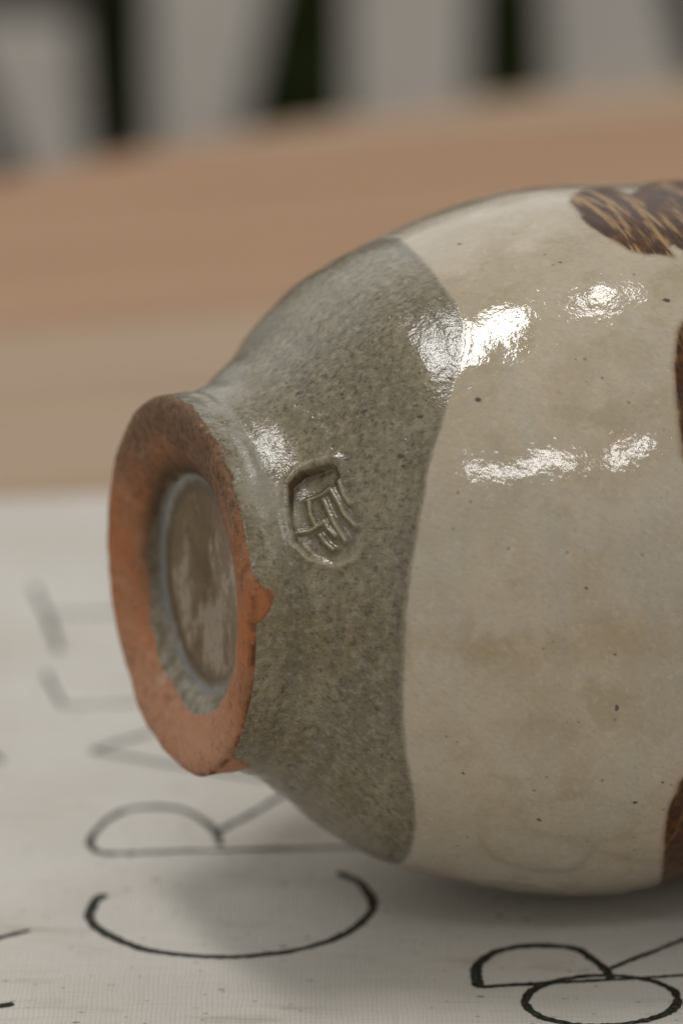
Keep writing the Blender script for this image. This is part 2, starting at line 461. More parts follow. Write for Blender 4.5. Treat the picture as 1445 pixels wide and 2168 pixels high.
# plank joints, measured across the grain from the table centre
joints = [-0.75, -0.66, -0.57, -0.485, -0.40, -0.31, -0.22, -0.13, -0.04, 0.045, 0.130, 0.190, 0.270, 0.350, 0.440, 0.53, 0.62, 0.69, 0.75]
tone_of = ['tan', 'warm', 'pale', 'pink', 'tan', 'warm', 'pale', 'tan', 'pink', 'pale', 'tan', 'pink', 'pale', 'pale', 'warm', 'warm', 'warm', 'pale']
for k in range(len(joints) - 1):
    y0, y1 = joints[k] + 0.0012, joints[k + 1] - 0.0012
    hw = lambda y: math.sqrt(max(TR * TR - y * y, 1e-6))
    n = 14
    ys = [y0 + (y1 - y0) * i / n for i in range(n + 1)]
    ring = [(hw(y), y) for y in ys] + [(-hw(y), y) for y in reversed(ys)]
    def inset(d, z):
        cxm, cym = 0.0, (y0 + y1) / 2
        out = []
        for x, y in ring:
            out.append((x - math.copysign(d, x), min(max(y, y0 + d), y1 - d), z))
        return out
    zt = TOP_Z - FLOOR_Z
    L = [inset(0.0018, zt), inset(0.0, zt - 0.0018), inset(0.0, zt - TH + 0.0018), inset(0.0018, zt - TH)]
    m = len(ring)
    V = sum(L, [])
    Fc = [tuple(range(m)), tuple(reversed(range(3 * m, 4 * m)))]
    for q in range(3):
        for i in range(m):
            j = (i + 1) % m
            Fc.append((q * m + i, (q + 1) * m + i, (q + 1) * m + j, q * m + j))
    mesh_obj('plank', V, Fc, tones[tone_of[k]], table)
def lathe(name, prof, mat, parent, n=40):
    V, Fc = [], []
    for r, z in prof:
        for i in range(n):
            a = 2 * math.pi * i / n
            V.append((r * math.cos(a), r * math.sin(a), z))
    for q in range(len(prof) - 1):
        for i in range(n):
            j = (i + 1) % n
            Fc.append((q * n + i, q * n + j, (q + 1) * n + j, (q + 1) * n + i))
    Fc += [tuple(reversed(range(n))), tuple(range((len(prof) - 1) * n, len(prof) * n))]
    return mesh_obj(name, V, Fc, mat, parent, True)
zb = TOP_Z - TH - FLOOR_Z
lathe('pedestal', [(0.26, 0.0), (0.26, 0.03), (0.20, 0.05), (0.07, 0.09), (0.055, 0.2), (0.07, 0.45), (0.055, 0.6), (0.16, zb - 0.03), (0.30, zb - 0.012), (0.30, zb - 0.0005)], tones['warm'], table)

# ------------------------------------------------------------------ canvas
CA = R(8.5)
cu = np.array([math.cos(CA), math.sin(CA)]); cw = np.array([-math.sin(CA), math.cos(CA)])
CO = np.array([-0.0626, 0.9965])           # a point of the far edge
def cloth_z(x, y):
    P = np.stack([x, y, np.zeros_like(x)], -1)
    w = sstep(0.030, 0.11, np.hypot((x - 0.05) * 0.6, y - 0.745))
    return w * (0.0011 * vnoise(P, 14.0) + 0.0004 * vnoise(P + 5.0, 37.0))
def axis_samples(a, b, fa, fb, fine, coarse):
    return np.concatenate([np.arange(a, fa, coarse), np.arange(fa, fb, fine), np.arange(fb, b + 1e-6, coarse)])
US = axis_samples(-0.20, 0.34, -0.07, 0.16, 0.0010, 0.006)
WS = axis_samples(-0.52, 0.0, -0.36, -0.006, 0.0010, 0.002)
UU, WW = np.meshgrid(US, WS)
eu = 0.0008 * vnoise(np.stack([UU * 0, WW, UU * 0], -1), 60.0)
ew = 0.0010 * vnoise(np.stack([UU, WW * 0 + 3.0, UU * 0], -1), 45.0) * sstep(-0.08, 0.0, WW)
X = CO[0] + (UU + eu) * cu[0] + (WW + ew) * cw[0]
Y = CO[1] + (UU + eu) * cu[1] + (WW + ew) * cw[1]
Z = cloth_z(X, Y)
edge_w = np.minimum.reduce([UU - US[0], US[-1] - UU, WW - WS[0], WS[-1] - WW])
Z = Z * sstep(0, 0.01, edge_w) + 0.0005 * np.exp(-((edge_w - 0.004) / 0.002) ** 2)
nz, nx = X.shape
top = np.stack([X, Y, Z], -1).reshape(-1, 3)
bot = top.copy(); bot[:, 2] = -0.0011
def grid_quads(nr, nc):
    i = np.arange(nr - 1)[:, None] * nc + np.arange(nc - 1)[None]
    return np.stack([i, i + 1, i + nc + 1, i + nc], -1).reshape(-1, 4)
Q = grid_quads(nz, nx)
off = len(top)
bl = np.concatenate([np.arange(nx), (np.arange(1, nz) + 1) * nx - 1, (nz - 1) * nx + np.arange(nx - 2, -1, -1), np.arange(nz - 2, 0, -1) * nx])
bl2 = np.roll(bl, -1)
side = np.stack([bl, bl + off, bl2 + off, bl2], -1)
cloth_me = quad_mesh('canvas_cloth', np.concatenate([top, bot]), np.concatenate([Q, side]))
cloth_me.materials.append(M_CANVAS)
cloth = bpy.data.objects.new('canvas_cloth', cloth_me)
COL.objects.link(cloth)
tag(cloth, 'off white woven canvas sheet printed with thin black letters, lying on the table', 'canvas')

# printed letters: thin uneven ink strokes lying on the weave
def stroke(pts, width, w_fn=None, smooth=True, step=0.00022):
    P = smooth_poly(pts, 10) if smooth and len(pts) > 2 else list(pts)
    P = np.array(P)
    d = np.concatenate([[0], np.cumsum(np.hypot(*np.diff(P, axis=0).T))])
    n = max(int(d[-1] / step), 8)
    t = np.linspace(0, d[-1], n)
    x, y = np.interp(t, d, P[:, 0]), np.interp(t, d, P[:, 1])
    tx, ty = np.gradient(x), np.gradient(y)
    if smooth:
        for _ in range(6):
            tx[1:-1] = (tx[:-2] + 2 * tx[1:-1] + tx[2:]) / 4; ty[1:-1] = (ty[:-2] + 2 * ty[1:-1] + ty[2:]) / 4
    l = np.hypot(tx, ty); nx_, ny_ = -ty / l, tx / l
    def rough(seed):
        q = np.stack([x * 1.0, y * 1.0, np.full(n, seed)], -1)
        return 0.00022 * vnoise(q, 900.0) + 0.00016 * vnoise(q, 2600.0) + 0.00025 * vnoise(q, 160.0)
    w = np.full(n, width / 2) * (1 if w_fn is None else w_fn(t / d[-1]))
    w = w * (0.55 + 0.45 * np.minimum(1, np.minimum(t, d[-1] - t) / 0.0012))
    a, b = w + rough(0.3), -w + rough(7.7)
    V = []
    for f in (1.0, 0.0):
        o = a * f + b * (1 - f)
        V.append(np.stack([x + nx_ * o, y + ny_ * o], -1))
    return np.concatenate(V), n
def letter(strokes, label=None):
    Vs, Fs, off = [], [], 0
    for k, s in enumerate(strokes):
        V, n = stroke(*s)
        zc = cloth_z(V[:, 0], V[:, 1]) + 0.00010 + 0.00003 * k
        Vs.append(np.column_stack([V, zc]))
        i = np.arange(n - 1)
        Fs.append(np.stack([i + n, i + n + 1, i + 1, i], -1) + off)
        off += 2 * n
    me = quad_mesh('letter', np.concatenate(Vs), np.concatenate(Fs))
    me.materials.append(M_INK)
    o = bpy.data.objects.new('letter', me); COL.objects.link(o); o.parent = cloth
    if label: o['label'] = label
    return o
Cp = [(-0.0468, 0.7205), (-0.0485, 0.7176), (-0.0496, 0.7128), (-0.0495, 0.7093), (-0.0477, 0.7041), (-0.0422, 0.6971), (-0.0365, 0.6926), (-0.0292, 0.6903), (-0.0228, 0.6896), (-0.0165, 0.6903), (-0.0093, 0.6926), (-0.0021, 0.6976), (0.0025, 0.7034), (0.0056, 0.7104), (0.0063, 0.7157), (0.0054, 0.7213), (0.0034, 0.7269), (-0.0007, 0.7319)]
R1b = [(-0.0491, 0.7418), (-0.0513, 0.7464), (-0.0512, 0.7522), (-0.049, 0.7601), (-0.0454, 0.7658), (-0.04, 0.7677), (-0.034, 0.7666), (-0.0299, 0.7623), (-0.0269, 0.7564), (-0.0256, 0.7522), (-0.0247, 0.7459)]
R2b = [(0.0257, 0.6752), (0.0254, 0.6829), (0.0278, 0.6894), (0.0325, 0.6935), (0.0389, 0.6946), (0.0447, 0.6932), (0.0483, 0.6876), (0.0502, 0.6829), (0.0507, 0.6783)]
Op = [(0.0484 + 0.0143 * math.cos(a), 0.6691 + 0.0115 * math.sin(a) + 0.0010 * math.cos(a)) for a in np.linspace(0, 2 * math.pi, 41)]
letter([(Cp, 0.0019, lambda t: 0.8 + 0.35 * np.abs(np.cos(t * 3.1)))], 'black printed letter C partly in the shadow of the vase')
letter([(R1b, 0.0016), ([(-0.0495, 0.7418), (-0.0002, 0.7451), (0.0060, 0.7455)], 0.0014, None, False), ([(-0.0257, 0.7537), (-0.0133, 0.7726), (0.0060, 0.7992)], 0.0014, None, False)], 'black printed letter R lying sideways')
letter([([(0.0020, 0.8520), (-0.0441, 0.8112), (-0.0545, 0.8018)], 0.0012, None, False), ([(-0.0550, 0.8012), (-0.0392, 0.7938), (-0.0020, 0.7766)], 0.0012, None, False)], 'blurred printed letter A')
letter([([(-0.0688, 0.8560), (-0.0631, 0.8322)], 0.0012, None, False), ([(-0.0631, 0.8322), (-0.0453, 0.8340), (-0.0080, 0.8378)], 0.0011, None, False), ([(-0.0400, 0.8345), (-0.0445, 0.8530)], 0.0011, None, False)], 'blurred printed letter F')
letter([([(-0.0758, 0.9150), (-0.0710, 0.8944), (-0.0664, 0.8705)], 0.0014, None, False), ([(-0.0712, 0.8955), (-0.0485, 0.8985), (-0.0150, 0.9028)], 0.0011, None, False)], 'blurred printed letter T')
letter([(R2b, 0.0020), ([(0.0252, 0.6750), (0.0646, 0.6805), (0.0877, 0.684)], 0.0012, None, False), ([(0.0501, 0.6829), (0.066, 0.6976), (0.0857, 0.7152)], 0.0013, None, False)], 'sharp black printed letter R at the right')
letter([(Op, 0.0016)], 'small printed letter O overlapping the letter R')
letter([([(-0.088, 0.6840), (-0.0661, 0.6987), (-0.0605, 0.7029)], 0.0016, None, False), ([(-0.088, 0.6600), (-0.0634, 0.6662), (-0.0608, 0.6671)], 0.0017, None, False)], 'ends of a printed letter cut by the left edge')
letter([([(-0.0990, 0.8050), (-0.0768, 0.8017), (-0.0733, 0.7944)], 0.0012, None, False)])

# ------------------------------------------------------------------ the vase
VO = (-0.03141765, 0.69954127, 0.07102617); VTH, VTI = R(24.14892851), R(1.11391327)
vase = empty('stoneware_vase', (VO[0], VO[1], 0.0), VTH)
tag(vase, 'grey and cream glazed stoneware vase lying on its side, terracotta foot showing', 'vase')
sk = np.array([0.0012, .004, .009, .014, .020, .027, .035, .045, .057, .070, .083, .095, .107, .120, .135, .152, .168, .180, .190, .200, .212, .222, .228])
rk = np.array([.03632, .03613, .03638, .03837, .04301, .04949, .05593, .06081, .06493, .06811, .06938, .06905, .06895, .0686, .0665, .060, .049, .0395, .0345, .0325, .0335, .0375, .0400])
def spline(sk, rk, s):
    n = len(sk); hh = np.diff(sk); A = np.zeros((n, n)); b = np.zeros(n); A[0, 0] = A[-1, -1] = 1
    for i in range(1, n - 1):
        A[i, i - 1] = hh[i - 1]; A[i, i] = 2 * (hh[i - 1] + hh[i]); A[i, i + 1] = hh[i]
        b[i] = 6 * ((rk[i + 1] - rk[i]) / hh[i] - (rk[i] - rk[i - 1]) / hh[i - 1])
    m = np.linalg.solve(A, b); i = np.clip(np.searchsorted(sk, s) - 1, 0, n - 2); t = s - sk[i]; H = hh[i]
    c1 = (rk[i + 1] - rk[i]) / H - H * (2 * m[i] + m[i + 1]) / 6
    return rk[i] + t * (c1 + t * (m[i] / 2 + t * (m[i + 1] - m[i]) / (6 * H)))
# profile: recess floor -> fillet -> inner wall -> ring face -> outer edge -> body -> lip -> inside
foot = smooth_poly([(.0066, .0002), (.0064, .010), (.0063, .0175), (.0060, .0200), (.0050, .0216), (.0036, .0231), (.0026, .0250), (.0015, .0272), (.0006, .0300), (.0000, .0328), (.0000, .0346), (.0004, .0358), (.0012, .03632)], 8)
foot = np.array(foot)
def resample(P, step):
    d = np.concatenate([[0], np.cumsum(np.hypot(*np.diff(P, axis=0).T))])
    n = max(int(round(d[-1] / step)), 2)
    t = np.linspace(0, d[-1], n + 1)
    return np.stack([np.interp(t, d, P[:, 0]), np.interp(t, d, P[:, 1])], -1)
foot = resample(foot, 0.00024)
s1 = np.linspace(.0012, .112, 1200); b1 = resample(np.stack([s1, spline(sk, rk, s1)], -1), 0.00025)
s2 = np.linspace(.112, .228, 400); b2 = resample(np.stack([s2, spline(sk, rk, s2)], -1), 0.0016)
lip = np.array([(.2286, .0396), (.2288, .0388), (.2282, .0378), (.226, .0362)])
s3 = np.array([.222, .212, .200, .190, .180, .168, .152, .135, .110, .080, .050, .032, .022, .016, .0145, .0140])
r3 = np.array([.0335, .0290, .0280, .0298, .0350, .0445, .0555, .0620, .0640, .0635, .0580, .0480, .0370, .0240, .0120, .0004])
prof = np.concatenate([foot, b1[1:], b2[1:], lip, np.stack([s3, r3], -1)])
nf = len(foot); nb = nf + len(b1) - 1 + len(b2) - 1
PHI = np.concatenate([np.linspace(-1.95, 1.95, 1180), np.linspace(1.95, 2 * math.pi - 1.95, 190)[1:-1]])
npz, nph = len(prof), len(PHI)
SS = np.repeat(prof[:, :1], nph, 1); RR = np.repeat(prof[:, 1:], nph, 1); PP = np.repeat(PHI[None], npz, 0)
PP = np.where(PP > math.pi, PP - 2 * math.pi, PP)
row = np.arange(npz)[:, None].repeat(nph, 1)
outer = (row >= nf - 2) & (row < nb)
KR = 0.066
# traced lines on the surface, as (distance from the foot, angle round the axis)
DIP = [(.0383, -3.2), (.0400, -2.2), (.0390, -1.6), (0.0383, -1.201), (0.0355, -0.979), (0.0331, -0.798), (0.0303, -0.627), (0.0275, -0.455), (0.0261, -0.312), (0.0253, -0.153), (0.0253, 0.04), (0.0257, 0.166), (0.0267, 0.308), (0.0279, 0.404), (0.0293, 0.501), (0.0313, 0.622), (0.0335, 0.71), (0.0357, 0.778), (0.0377, 0.849), (0.0401, 0.92), (0.0425, 1.0), (0.0447, 1.079), (0.0457, 1.176), (0.0457, 1.297), (0.0465, 1.427), (0.0473, 1.557), (0.0493, 1.746), (.046, 2.2), (.041, 2.7), (.0383, 3.2)]
dl = np.array(DIP)
dip = SS - np.interp(PP, dl[:, 1], dl[:, 0])
dip = dip * 0.86
CLAY = [(.003, -3.2), (.0045, -2.2), (.0075, -1.5), (.0085, -1.25), (0.0070, -0.983), (0.0010, -0.76), (0.0, -0.635), (0.0006, -0.505), (0.0006, -0.346), (0.0002, -0.207), (0.0002, -0.052), (0.0004, 0.048), (0.0010, 0.100), (0.0026, 0.135), (0.0040, 0.165), (0.0045, 0.200), (0.0043, 0.245), (0.0026, 0.300), (0.001, 0.354), (0.0006, 0.417), (0.0004, 0.572), (0.0006, 0.702), (0.0012, 0.857), (0.0012, 0.996), (0.001, 1.18), (0.0006, 1.285), (0.0014, 1.478), (0.001, 1.721), (.0015, 2.4), (.003, 3.2)]
cl = np.array(CLAY)
clay = np.where(row < nf - 1, -0.004, SS - np.interp(PP, cl[:, 1], cl[:, 0]) - 0.0004 + 0.0009 * vnoise(np.stack([SS, RR * np.cos(PP), RR * np.sin(PP)], -1), 330.0) * sstep(0.0008, 0.0025, SS))
clay = np.where(row < nf - 4, -0.004, clay)
B1 = [(0.079, 1.515), (0.0778, 1.473), (0.0774, 1.423), (0.0766, 1.364), (0.0766, 1.314), (0.0774, 1.276), (0.0782, 1.243), (0.0792, 1.209), (0.0804, 1.176), (0.0826, 1.155), (0.085, 1.151), (0.0878, 1.134), (0.088, 1.172), (0.0896, 1.188), (0.0906, 1.167), (.100, 1.12), (.115, 1.13), (.130, 1.2), (.135, 1.6), (.125, 1.8), (.112, 1.78), (0.1049, 1.687), (0.099, 1.624), (0.093, 1.536), (0.0924, 1.561), (0.092, 1.628), (0.0888, 1.624), (0.086, 1.612), (0.0824, 1.574)]
B2 = [(0.0822, 0.895), (0.0802, 0.857), (0.0786, 0.811), (0.077, 0.752), (0.0756, 0.669), (0.0752, 0.631), (0.0746, 0.581), (0.0744, 0.547), (0.0744, 0.50), (.079, .46), (.095, .45), (.11, .55), (.115, .75), (.10, .93), (.088, .93)]
B3 = [(.080, -.335), (0.075, -0.388), (0.0744, -0.451), (0.0742, -0.505), (0.075, -0.576), (0.0772, -0.681), (0.0808, -0.824), (0.0834, -0.916), (.088, -1.06), (.095, -1.15), (.11, -1.1), (.12, -.7), (.105, -.4), (.09, -.31)]
marks = []
for poly in (B1, B2, B3):
    marks.append(poly_sdf(SS, PP * KR, [(s, p * KR) for s, p in smooth_poly(poly, 3, True)]))
brown = np.where(outer, np.minimum.reduce(marks), 0.05)
dry = np.where(marks[0] <= np.minimum(marks[1], marks[2]), 1.0, 0.18)
SPECK = [(0.0421, 0.803, .55), (0.06, -0.161, .6), (0.0255, 0.941, .45), (0.0283, 0.706, .55), (0.0283, 0.664, .4), (0.0517, -0.601, .5), (0.0674, -0.484, .45), (0.0541, 1.457, .5), (0.0812, 0.975, .7), (0.0188, 1.226, .55), (0.0237, 1.075, .4), (0.0325, 0.819, .5), (0.0277, 1.205, .35), (0.0449, 0.539, .3), (0.0664, 1.193, .35), (0.0589, -0.002, .25), (0.0363, -0.451, .3), (0.0541, 0.191, .3), (0.0287, -1.419, .5), (0.0172, -1.121, .8), (0.0225, -0.296, .5)]
SPECK += [(rng.uniform(.012, .1), rng.uniform(-1.6, 1.6), rng.uniform(.12, .26)) for _ in range(18)]
speck = np.full(SS.shape, 0.05)
for s, p, d in SPECK:
    da, db = SS - s, (PP - p) * RR
    ang = 0.7 + 0.5 * math.sin(p * 31)
    u_, w_ = da * math.cos(ang) - db * math.sin(ang), da * math.sin(ang) + db * math.cos(ang)
    speck = np.minimum(speck, np.hypot(u_ / 1.5, w_ * 1.1) - d * 0.00070)
speck = np.where(outer, speck, 0.05)
# maker's stamp pressed into the wall
STAMP = [(0.0116, 0.773), (0.014, 0.819), (0.019, 0.794), (0.0199, 0.656), (0.0211, 0.518), (0.0203, 0.425), (0.0186, 0.367), (0.016, 0.35), (0.0124, 0.4), (0.0104, 0.48), (0.0104, 0.627)]
KS = 0.0405
st = poly_sdf(SS, PP * KS, [(s, p * KS) for s, p in STAMP])
st = np.where(outer, st, 0.05)
STROKES = [[(0.0136, 0.681), (0.016, 0.685), (0.0172, 0.698)], [(0.0138, 0.677), (0.0136, 0.601), (0.014, 0.543)], [(0.016, 0.66), (0.0164, 0.593), (0.017, 0.522), (0.0182, 0.442)], [(0.0174, 0.69), (0.0182, 0.614), (0.0188, 0.551), (0.0199, 0.497)], [(0.0112, 0.526), (0.0128, 0.522), (0.0148, 0.543), (0.0154, 0.555)], [(0.0144, 0.493), (0.0152, 0.446), (0.0162, 0.413)], [(0.0154, 0.555), (0.0158, 0.513), (0.0168, 0.472)], [(0.019, 0.71), (0.0192, 0.639), (0.0198, 0.593)]]
ridge = np.full(SS.shape, 0.05)
for s_ in STROKES:
    ridge = np.minimum(ridge, seg_dist(SS, PP * KS, [(s, p * KS) for s, p in s_]))
fall = np.clip((PP - 0.35) / 0.45, 0, 1)
depth = (0.00070 + 0.00160 * fall) * sstep(0.00015, -0.00050, st) * (0.14 + 0.86 * sstep(0.0195, 0.0135, SS - 0.006 * (fall - 0.5)))
lipb = 0.00045 * np.exp(-((st - 0.0009) / 0.0008) ** 2) * (0.6 + 0.5 * sstep(0.52, 0.36, PP) + 0.5 * sstep(0.7, 0.82, PP))
ridge_h = 0.00095 * np.exp(-(ridge / 0.00046) ** 2) * sstep(0.0001, -0.0006, st)
stamp_glaze_shade = np.exp(-((st + 0.0003) / 0.0007) ** 2) * sstep(0.58, 0.72, PP) * np.clip(1.2 - (SS - 0.0104) / 0.008, 0, 1)
stamp_glaze_shade = np.clip(stamp_glaze_shade * 1.2 * np.where(outer, 1, 0), 0, 1)
# displacement
LP = np.stack([SS, RR * np.cos(PP), RR * np.sin(PP)], -1)
disp = 0.00022 * vnoise(LP, 38.0) + 0.00008 * vnoise(LP, 160.0)
ringm = outer & (SS > .004)
thr = (0.000015 + 0.00010 * sstep(0.0, -0.004, dip)) * np.sin(SS * 2 * math.pi / 0.0088 + 0.7 * np.sin(PP * 1.0) + 1.2 + 1.2 * vnoise(LP, 60.0)) * sstep(0.008, 0.014, SS)
groove = -0.00032 * np.exp(-((SS - 0.0245 - 0.0012 * np.sin(PP * 2)) / 0.0028) ** 2) * sstep(0.75, 1.15, PP)
groove += -0.00035 * np.exp(-((SS - 0.0185) / 0.0012) ** 2) * sstep(0.2, -0.1, PP) * sstep(-1.2, -0.6, PP)
groove += -0.00025 * np.exp(-((SS - 0.008) / 0.0011) ** 2)
groove += 0.00011 * np.sin(SS * 2 * math.pi / 0.0052 + 2.0 * vnoise(LP, 90.0)) * sstep(0.002, 0.006, SS) * sstep(0.026, 0.018, SS)
step_h = 0.00012 * sstep(-0.0010, 0.0012, dip) + 0.00006 * np.exp(-((dip - 0.0011) / 0.0009) ** 2)
swell = -0.00055 * np.exp(-((SS - 0.046) / 0.010) ** 2) + 0.0004 * np.exp(-((SS - 0.083) / 0.012) ** 2)
tool = 0.00015 * np.exp(-(((PP + 1.02 + 40 * (SS - .060) ** 2 * 20) * 0.069) / 0.0012) ** 2) * sstep(.044, .05, SS) * sstep(.078, .07, SS)
disp = disp + np.where(ringm, thr + groove + step_h + swell * 0.6 + tool, 0) + np.where(outer, lipb - depth + ridge_h, 0)
disp = disp + np.where(outer, 0.00012 * sstep(0, 0.0010, clay) * sstep(0.028, 0.006, SS), 0)
# chips and unevenness of the unglazed foot
footm = sstep(0.0, 1.0, (RR - 0.022) / 0.006) * sstep(0.012, 0.004, SS)
disp = disp + footm * (0.00030 * vnoise(LP + 2.0, 120.0) + 0.00016 * vnoise(LP + 9.0, 420.0)) * np.where(row < nb, 1, 0)
scar = np.exp(-(((SS * 0 + RR * np.cos(PP)) - (-0.0125)) ** 2 + (RR * np.sin(PP) + 0.0225) ** 2) / 0.0017 ** 2) * np.where(row < nf, 1, 0)
# normals of the profile for displacement direction
tang = np.gradient(prof, axis=0); tl = np.hypot(tang[:, 0], tang[:, 1])
n_s, n_r = -tang[:, 1] / tl, tang[:, 0] / tl
S2 = SS + disp * n_s[:, None]; R2 = np.maximum(RR + disp * n_r[:, None], 1e-5)
S2 = S2 + scar * 0.0005 * (1 + vnoise(LP, 700.0)) * 0.6
# footprint: foot slightly out of round
R2 = R2 * (1 + 0.004 * np.sin(2 * PP + 0.6) * sstep(0.03, 0.0, SS))
lx = S2; ly = -R2 * np.cos(PP); lz = R2 * np.sin(PP)
ct, stt = math.cos(VTI), math.sin(VTI)
VX = lx * ct + lz * stt; VZ = -lx * stt + lz * ct + VO[2]
VV = np.stack([VX, ly, VZ], -1)
zmin = VV[..., 2].min()
VV[..., 2] += -zmin - 0.00025
VV = VV.reshape(-1, 3)
i = np.arange(npz - 1)[:, None] * nph + np.arange(nph)[None]
j = np.arange(npz - 1)[:, None] * nph + (np.arange(nph)[None] + 1) % nph
VQ = np.stack([i, i + nph, j + nph, j], -1).reshape(-1, 4)
full = quad_mesh('vase_all', VV, VQ)
nor = np.empty(len(VV) * 3, np.float32); full.vertex_normals.foreach_get('vector', nor); nor = nor.reshape(-1, 3)
bpy.data.meshes.remove(full)
wall = sstep(0.0195, 0.0215, RR) * np.where(row < nf, 1, 0)
fillet = np.exp(-((RR - 0.0205) / 0.00065) ** 2) * np.where(row < nf, 1, 0)
recess = np.where(row < nf - 6, RR - 0.0227 + 0.0020 * np.sin(PP) - 0.0008 * vnoise(LP, 210.0), 0.02)
recess = np.where(row >= nb + 4, 0.02, recess)
pool_sheen = np.exp(-((SS - 0.0065) / 0.0055) ** 2) * sstep(-0.2, 0.6, PP) * 0.5 + 0.55 * np.exp(-(((SS - 0.013) / 0.007) ** 2 + ((PP - 1.75) / 0.35) ** 2)) + 0.5 * np.exp(-(((SS - 0.006) / 0.003) ** 2 + ((PP + 1.15) / 0.15) ** 2))  # pale pooled glaze by the foot; reflected sheen painted in towards the top
ATTR = dict(dip=np.where(row < nb, dip, 0.05), brown=brown, clay=np.where(row < nb, clay, 0.05), speck=speck, recess=recess, pool_sheen=pool_sheen * np.where(outer, 1, 0), stamp_glaze_shade=stamp_glaze_shade,
            sv=SS, pv=PP * KR, dry=dry, wall=wall, fillet=fillet, scar=scar, ridge=np.exp(-(ridge / 0.00034) ** 2) * sstep(0.0, -0.0005, st) + 0.7 * np.exp(-((st - 0.0005) / 0.0004) ** 2) * sstep(0.50, 0.40, PP) * sstep(0.0215, 0.019, SS), pooled=sstep(-0.0002, -0.0009, st) * np.exp(-((ridge - 0.0009) / 0.0006) ** 2), edge_line=np.exp(-((SS - 0.0009) / 0.0006) ** 2) * np.where((RR > 0.0352) & (SS < 0.004), 1, 0) * sstep(-1.6, -1.2, PP) * sstep(0.35, 0.05, PP), floor_edge=np.exp(-((RR - 0.0186) / 0.0012) ** 2) * np.where(row < nf, 1, 0), inner_brown=np.exp(-((RR - 0.0222) / 0.0027) ** 2) * sstep(-0.75, 0.1, np.sin(PP)) * np.where(row < nf, 1, 0))
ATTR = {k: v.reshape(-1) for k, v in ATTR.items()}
# which part each face belongs to
fc = lambda a: a.reshape(-1)[VQ].mean(1)
f_row = row.reshape(-1)[VQ].min(1)
part = np.zeros(len(VQ), int)
part[(f_row < nf) & (fc(recess) >= 0)] = 1
part[(f_row < nf) & (fc(recess) < 0)] = 2
part[(f_row >= nf - 2) & (f_row < nb) & (fc(clay) < 0)] = 1
part[(f_row >= nf - 2) & (fc(st) < 0.0003)] = 3
for q in range(3):
    part[(f_row >= nf) & (f_row < nb) & (fc(marks[q]) < 0.0002)] = 4 + q
NAMES = {0: ('body', None), 1: ('foot_ring', 'bare terracotta foot ring, scorched brown at the top'), 2: ('foot_recess', 'recessed base with thin brown glaze and pale patches'),
         3: ('stamp', 'impressed maker stamp with raised strokes'), 4: ('brush_mark', 'streaky brown brush mark on top of the vase'), 5: ('brush_mark', 'dark brown brush mark at the right edge'), 6: ('brush_mark', 'dark brown brush mark low on the belly')}
for q, (nm, lab) in NAMES.items():
    fq = VQ[part == q]
    if not len(fq): continue
    ids, invx = np.unique(fq.ravel(), return_inverse=True)
    me = quad_mesh(nm, VV[ids], invx.reshape(-1, 4))
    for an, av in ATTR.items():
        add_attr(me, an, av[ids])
    me.normals_split_custom_set_from_vertices(nor[ids].tolist())
    me.materials.append(M_VASE)
    o = bpy.data.objects.new(nm, me); COL.objects.link(o); o.parent = vase
    if lab: o['label'] = lab

# ------------------------------------------------------------------ white slatted railing behind the table, hedge behind it
F_PX, fwv, upv = 8264.0, Vector((0, math.cos(PITCH), -math.sin(PITCH))), Vector((0, math.sin(PITCH), math.cos(PITCH)))
RY = 2.60                                                   # the railing stands in this upright plane
def at(px, py, yy):
    d = fwv + Vector((1, 0, 0)) * ((px - 722.5) / F_PX) - upv * ((py - 1084.0) / F_PX)
    t = yy / d.y
    return Vector((d.x * t, yy, CAM_H + d.z * t))
rail = empty('slatted_railing', (0.0, RY, FLOOR_Z))
tag(rail, 'white painted railing of uneven slats behind the table, out of focus', 'railing')
def board(name, quad, y0, th, mat, parent, bev=0.003):
    """upright board from four (x,z) corners, chamfered, th deep"""
    c = Vector((sum(q[0] for q in quad) / 4, sum(q[1] for q in quad) / 4))
    def ins(d): return [(q[0] - math.copysign(d, q[0] - c.x), q[1] - math.copysign(d, q[1] - c.y)) for q in quad]
    L = [(ins(bev), y0), (ins(0), y0 + bev), (ins(0), y0 + th - bev), (ins(bev), y0 + th)]
    V = [(x, y, z) for pts, y in L for x, z in pts]
    Fc = [(0, 1, 2, 3), (15, 14, 13, 12)]
    for q in range(3):
        for i in range(4):
            jj = (i + 1) % 4
            Fc.append((q * 4 + i, (q + 1) * 4 + i, (q + 1) * 4 + jj, q * 4 + jj))
    return mesh_obj(name, V, Fc, mat, parent)
def slat(px_l0, px_r0, px_l1, px_r1, z_top=0.02, z_bot=-0.36, yo=0.0):
    """slat whose left/right edges pass the given pixels at rows 0 and 300"""
    a0, b0, a1, b1_ = at(px_l0, 0, RY), at(px_r0, 0, RY), at(px_l1, 300, RY), at(px_r1, 300, RY)
    def ex(p, q, z):
        t = (z - p.z) / (q.z - p.z); return p.x + (q.x - p.x) * t
    quad = [(ex(a0, a1, z_bot), z_bot - FLOOR_Z), (ex(b0, b1_, z_bot), z_bot - FLOOR_Z), (ex(b0, b1_, z_top), z_top - FLOOR_Z), (ex(a0, a1, z_top), z_top - FLOOR_Z)]
    board('slat', quad, yo, 0.018, M_WHITE, rail)
slat(-100, 150, 22, 180, z_top=at(0, 45, RY).z)
slat(318, 566, 320, 502)
slat(738, 1000, 738, 990)
slat(1152, 1408, 1168, 1490)
slat(1500, 1740, 1560, 1760)
slat(-420, -130, -400, -60)
slat(-760, -560, -760, -560)
slat(1850, 2110, 1850, 2110)
board('rail', [(-0.525, 0.387), (0.645, 0.387), (0.645, 0.430), (-0.525, 0.430)], 0.0185, 0.03, M_WHITE, rail)
